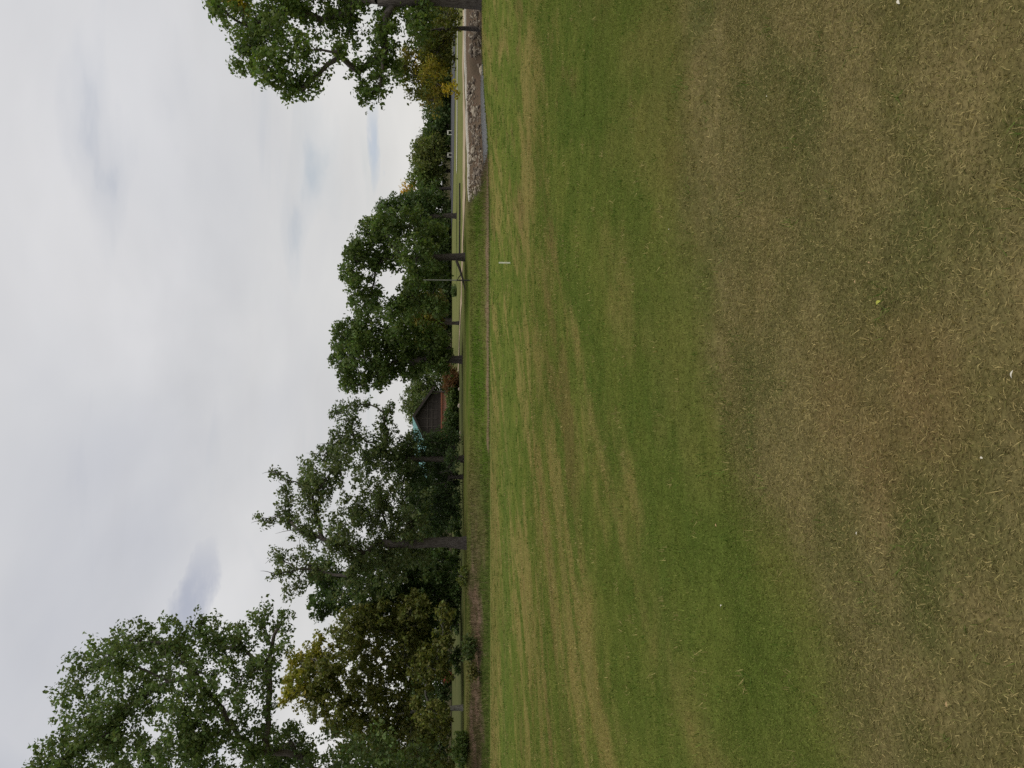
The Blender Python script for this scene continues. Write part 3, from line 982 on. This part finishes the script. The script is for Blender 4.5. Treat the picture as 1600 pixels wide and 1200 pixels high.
def on_ground(u, v):
    y = 3.0
    for _ in range(30):
        q = P(u, v, y)
        y *= 1 + .9 * (q.z - z1(q.x, y)) / max(.2, CAM_H - q.z)
    return P(u, v, y)


leaf_at = [(726, 1382, .042, 0, 1.9, 'large yellow-green leaf lying on the dry rough'), (1197, 1414, .03, 1, .6, 'curled white leaf on the dry rough'),
           (253, 1133, .035, 1, 2.2, 'pale leaf on the green collar'), (760, 1345, .016, 2, .3, ''), (790, 1367, .016, 2, 1.1, ''), (615, 1594, .026, 1, 2.8, 'curled cream leaf lying deep in the dry rough'), (367, 1347, .012, 1, 0, ''),
           (1050, 1205, .012, 1, .4, ''), (485, 1545, .016, 1, 1.4, ''), (842, 1050, .02, 1, 1.2, ''), (1120, 1298, .014, 2, 2, ''), (380, 1125, .025, 2, .8, ''),
           (100, 1490, .018, 2, .5, '')]
for u, v, s_, k, a, lab in leaf_at:
    q = on_ground(u, v)
    o = bpy.data.objects.new('fallen_leaf', lfm[k])
    o.location = (q.x, q.y, q.z + .022)
    o.scale = (s_,) * 3
    o.rotation_euler = (.25, .15, a)
    link(o)
    tag(o, lab or ('small tan fallen leaf in the grass' if k == 2 else 'small pale fallen leaf in the grass'), 'leaf', 'leaves fallen on the grass')

# ------------------------------------------------------------------ grass blades and ditch weeds
def blades(xs, ys, length, tilt, width, col, rng, bent=False):
    n = len(xs)
    z = zg(xs, ys)
    ph = rng.rand(n) * 2 * np.pi
    d = np.stack([np.cos(ph) * np.sin(tilt), np.sin(ph) * np.sin(tilt), np.cos(tilt)], 1)
    sd = np.stack([-np.sin(ph), np.cos(ph), np.zeros(n)], 1)
    a2 = rng.rand(n) * np.pi
    sd = sd * np.cos(a2)[:, None] * .9 + np.stack([np.cos(ph) * np.cos(tilt), np.sin(ph) * np.cos(tilt), -np.sin(tilt)], 1) * np.sin(a2)[:, None] * .5
    sd /= np.linalg.norm(sd, axis=1)[:, None] + 1e-9
    base = np.stack([xs, ys, z - .002], 1)
    w = sd * width[:, None] * .5
    L = length[:, None]
    if not bent:
        V = np.stack([base - w, base + w, base + d * L], 1).reshape(-1, 3)
        return V, np.arange(3 * n).reshape(n, 3), np.repeat(col, 3, axis=0)
    p2 = ph + rng.normal(size=n) * .9
    t2 = np.clip(tilt + .35 + .5 * rng.rand(n), 0, 1.75)
    d2 = np.stack([np.cos(p2) * np.sin(t2), np.sin(p2) * np.sin(t2), np.cos(t2)], 1)
    m = base + d * L * .5
    m[:, 2] = np.maximum(m[:, 2], z + .004)
    e = m + d2 * L * .5
    e[:, 2] = np.maximum(e[:, 2], z + .002)
    V = np.stack([base - w, base + w, m - w * .85, m + w * .85, e], 1).reshape(-1, 3)
    i = np.arange(n)[:, None] * 5
    F3 = np.concatenate([i + np.array([[0, 1, 3]]), i + np.array([[0, 3, 2]]), i + np.array([[2, 3, 4]])])
    return V, F3, np.repeat(col, 5, axis=0)


def scatter(y0, y1, n, rng, marg=1.0):
    ys = np.sqrt(y0 * y0 + rng.rand(n) * (y1 * y1 - y0 * y0))
    xs = (rng.rand(n) * 2 - 1) * (.55 * ys + marg)
    return xs, ys


VV, FF, CC = [], [], []
base = 0
for (y0, y1, n, lo, hi, wd) in ((1.5, 4.6, 250000, .014, .036, .0023), (4.6, 9, 220000, .020, .044, .0046), (9, 20, 240000, .020, .040, .011), (20, 39.6, 110000, .02, .045, .022)):
    rng = RS(int(y0 * 10))
    xs, ys = scatter(y0, y1, n, rng)
    rw = rough_w(xs, ys)
    ln = (lo + (hi - lo) * rng.rand(n) ** 1.5) * (.62 + .38 * rw)
    tl = np.where(rng.rand(n) < .35 + .35 * rw, np.radians(55 + 32 * rng.rand(n)), np.radians(10 + 45 * rng.rand(n)))
    jt = rng.normal(size=(2, n)) * (.06 + .02 * ys)
    c = gcol(xs + jt[0], np.minimum(ys + jt[1] * 1.5, 39.6)) * 1.32
    straw = np.array((.42, .335, .150))
    k = rng.rand(n)
    sw = np.where(k < .22 + .34 * rw, .15 + .75 * rng.rand(n) ** 1.3, 0)
    dry = sstep(.9, 1.35, c[:, 0] / c[:, 1])
    c = lerp(c, straw, sw * (.42 + .42 * np.maximum(rw, dry)))
    c = lerp(c, np.array((.065, .115, .018)), np.where((k > .80), .55 * rng.rand(n), 0) * (1 - .25 * rw))
    c *= (.45 + 1.1 * rng.rand(n) ** 1.2)[:, None]
    V, F_, C_ = blades(xs, ys, ln, tl, wd * (.6 + .8 * rng.rand(n)), np.clip(c, .005, .7), rng, bent=y0 < 4)
    VV.append(V); FF.append(F_ + base); CC.append(C_)
    base += len(V)
rng = RS(404)                                                   # taller tufts and matted clumps standing proud of the mown turf
nt_, nb = 4200, 13
tx, ty = scatter(2.0, 39.0, nt_, rng)
near_w = rng.rand(nt_) < np.clip(9.0 / ty, .12, 1)
ty = np.where(near_w, 2.2 + (ty - 2.2) * .5, ty)
tx = np.clip(tx, -(.55 * ty + 1), .55 * ty + 1)
sp = (.02 + .05 * rng.rand(nt_)) * (1 + ty / 30)
xs = np.repeat(tx, nb) + rng.normal(size=nt_ * nb) * np.repeat(sp, nb)
ys = np.minimum(np.repeat(ty, nb) + rng.normal(size=nt_ * nb) * np.repeat(sp, nb), 39.6)
n = nt_ * nb
kind_ = np.repeat(rng.rand(nt_), nb)
c = gcol(xs, ys) * 1.2
c = lerp(c, np.array((.085, .150, .026)), np.where(kind_ < .5, .7, 0))
c = lerp(c, np.array((.40, .32, .14)), np.where(kind_ > .72, .65, 0)) * (.55 + .9 * rng.rand(n))[:, None]
V, F_, C_ = blades(xs, ys, (.025 + .035 * rng.rand(n)) * (1 + .01 * ys), np.radians(10 + 60 * rng.rand(n)), .003 + .0007 * ys, np.clip(c, .005, .7), rng)
VV.append(V); FF.append(F_ + base); CC.append(C_)
base += len(V)
gr = mesh_np('grass', np.concatenate(VV), np.concatenate(FF), BLADE, col=np.concatenate(CC))
tag(gr, 'short dry and green grass blades covering the fairway and rough', 'grass', kind='stuff')

rng = RS(77)
n = 52000
xs = -30 + rng.rand(n) * 46
ys = 40.0 + rng.rand(n) ** .9 * 12.5
c = gcol(xs, ys)
zone_l = 1 - sstep(-6, -3, xs)
keep = rng.rand(n) < np.where(xs < -4, .95, np.where(ys > 43.2, .8, .16)) * np.where(xs > 12, .1, 1) * (.35 + .9 * fbm(xs / 1.5, ys / 1.5, 99, 3))
xs, ys, c, zone_l = xs[keep], ys[keep], c[keep], zone_l[keep]
n = len(xs)
hgt = (.06 + .16 * rng.rand(n) ** 1.5 + .16 * np.exp(-((xs - 10) / 1.6) ** 2)) * (1 - zone_l) + zone_l * (.10 + .32 * rng.rand(n) ** 1.8) * (1 - .5 * sstep(49, 52, ys))
c = lerp(c, np.array((.27, .20, .12)), np.where(rng.rand(n) < .26, .7 * rng.rand(n), 0)) * (.6 + .8 * rng.rand(n))[:, None]
V1, F1, C1 = blades(xs, ys, hgt, np.radians(5 + 40 * rng.rand(n)), .02 + .03 * rng.rand(n), np.clip(c * 1.15, .005, .7), rng)
n = 12000                                                       # longer fringe along the lawn's lip
xs = -30 + rng.rand(n) * 54
ys = 39.55 + rng.rand(n) * .6
c = lerp(gcol(xs, ys), np.array((.115, .170, .035)), .6 * np.ones(n)) * (.7 + .6 * rng.rand(n))[:, None]
V2, F2, C2 = blades(xs, ys, .04 + .07 * rng.rand(n), np.radians(5 + 35 * rng.rand(n)), .015 + .02 * rng.rand(n), c, rng)
wd_ = mesh_np('weeds', np.concatenate([V1, V2]), np.concatenate([F1, F2 + len(V1)]), BLADE, col=np.concatenate([C1, C2]))
tag(wd_, 'dead and green weeds growing in the ditch and on its banks', 'weeds', kind='stuff')
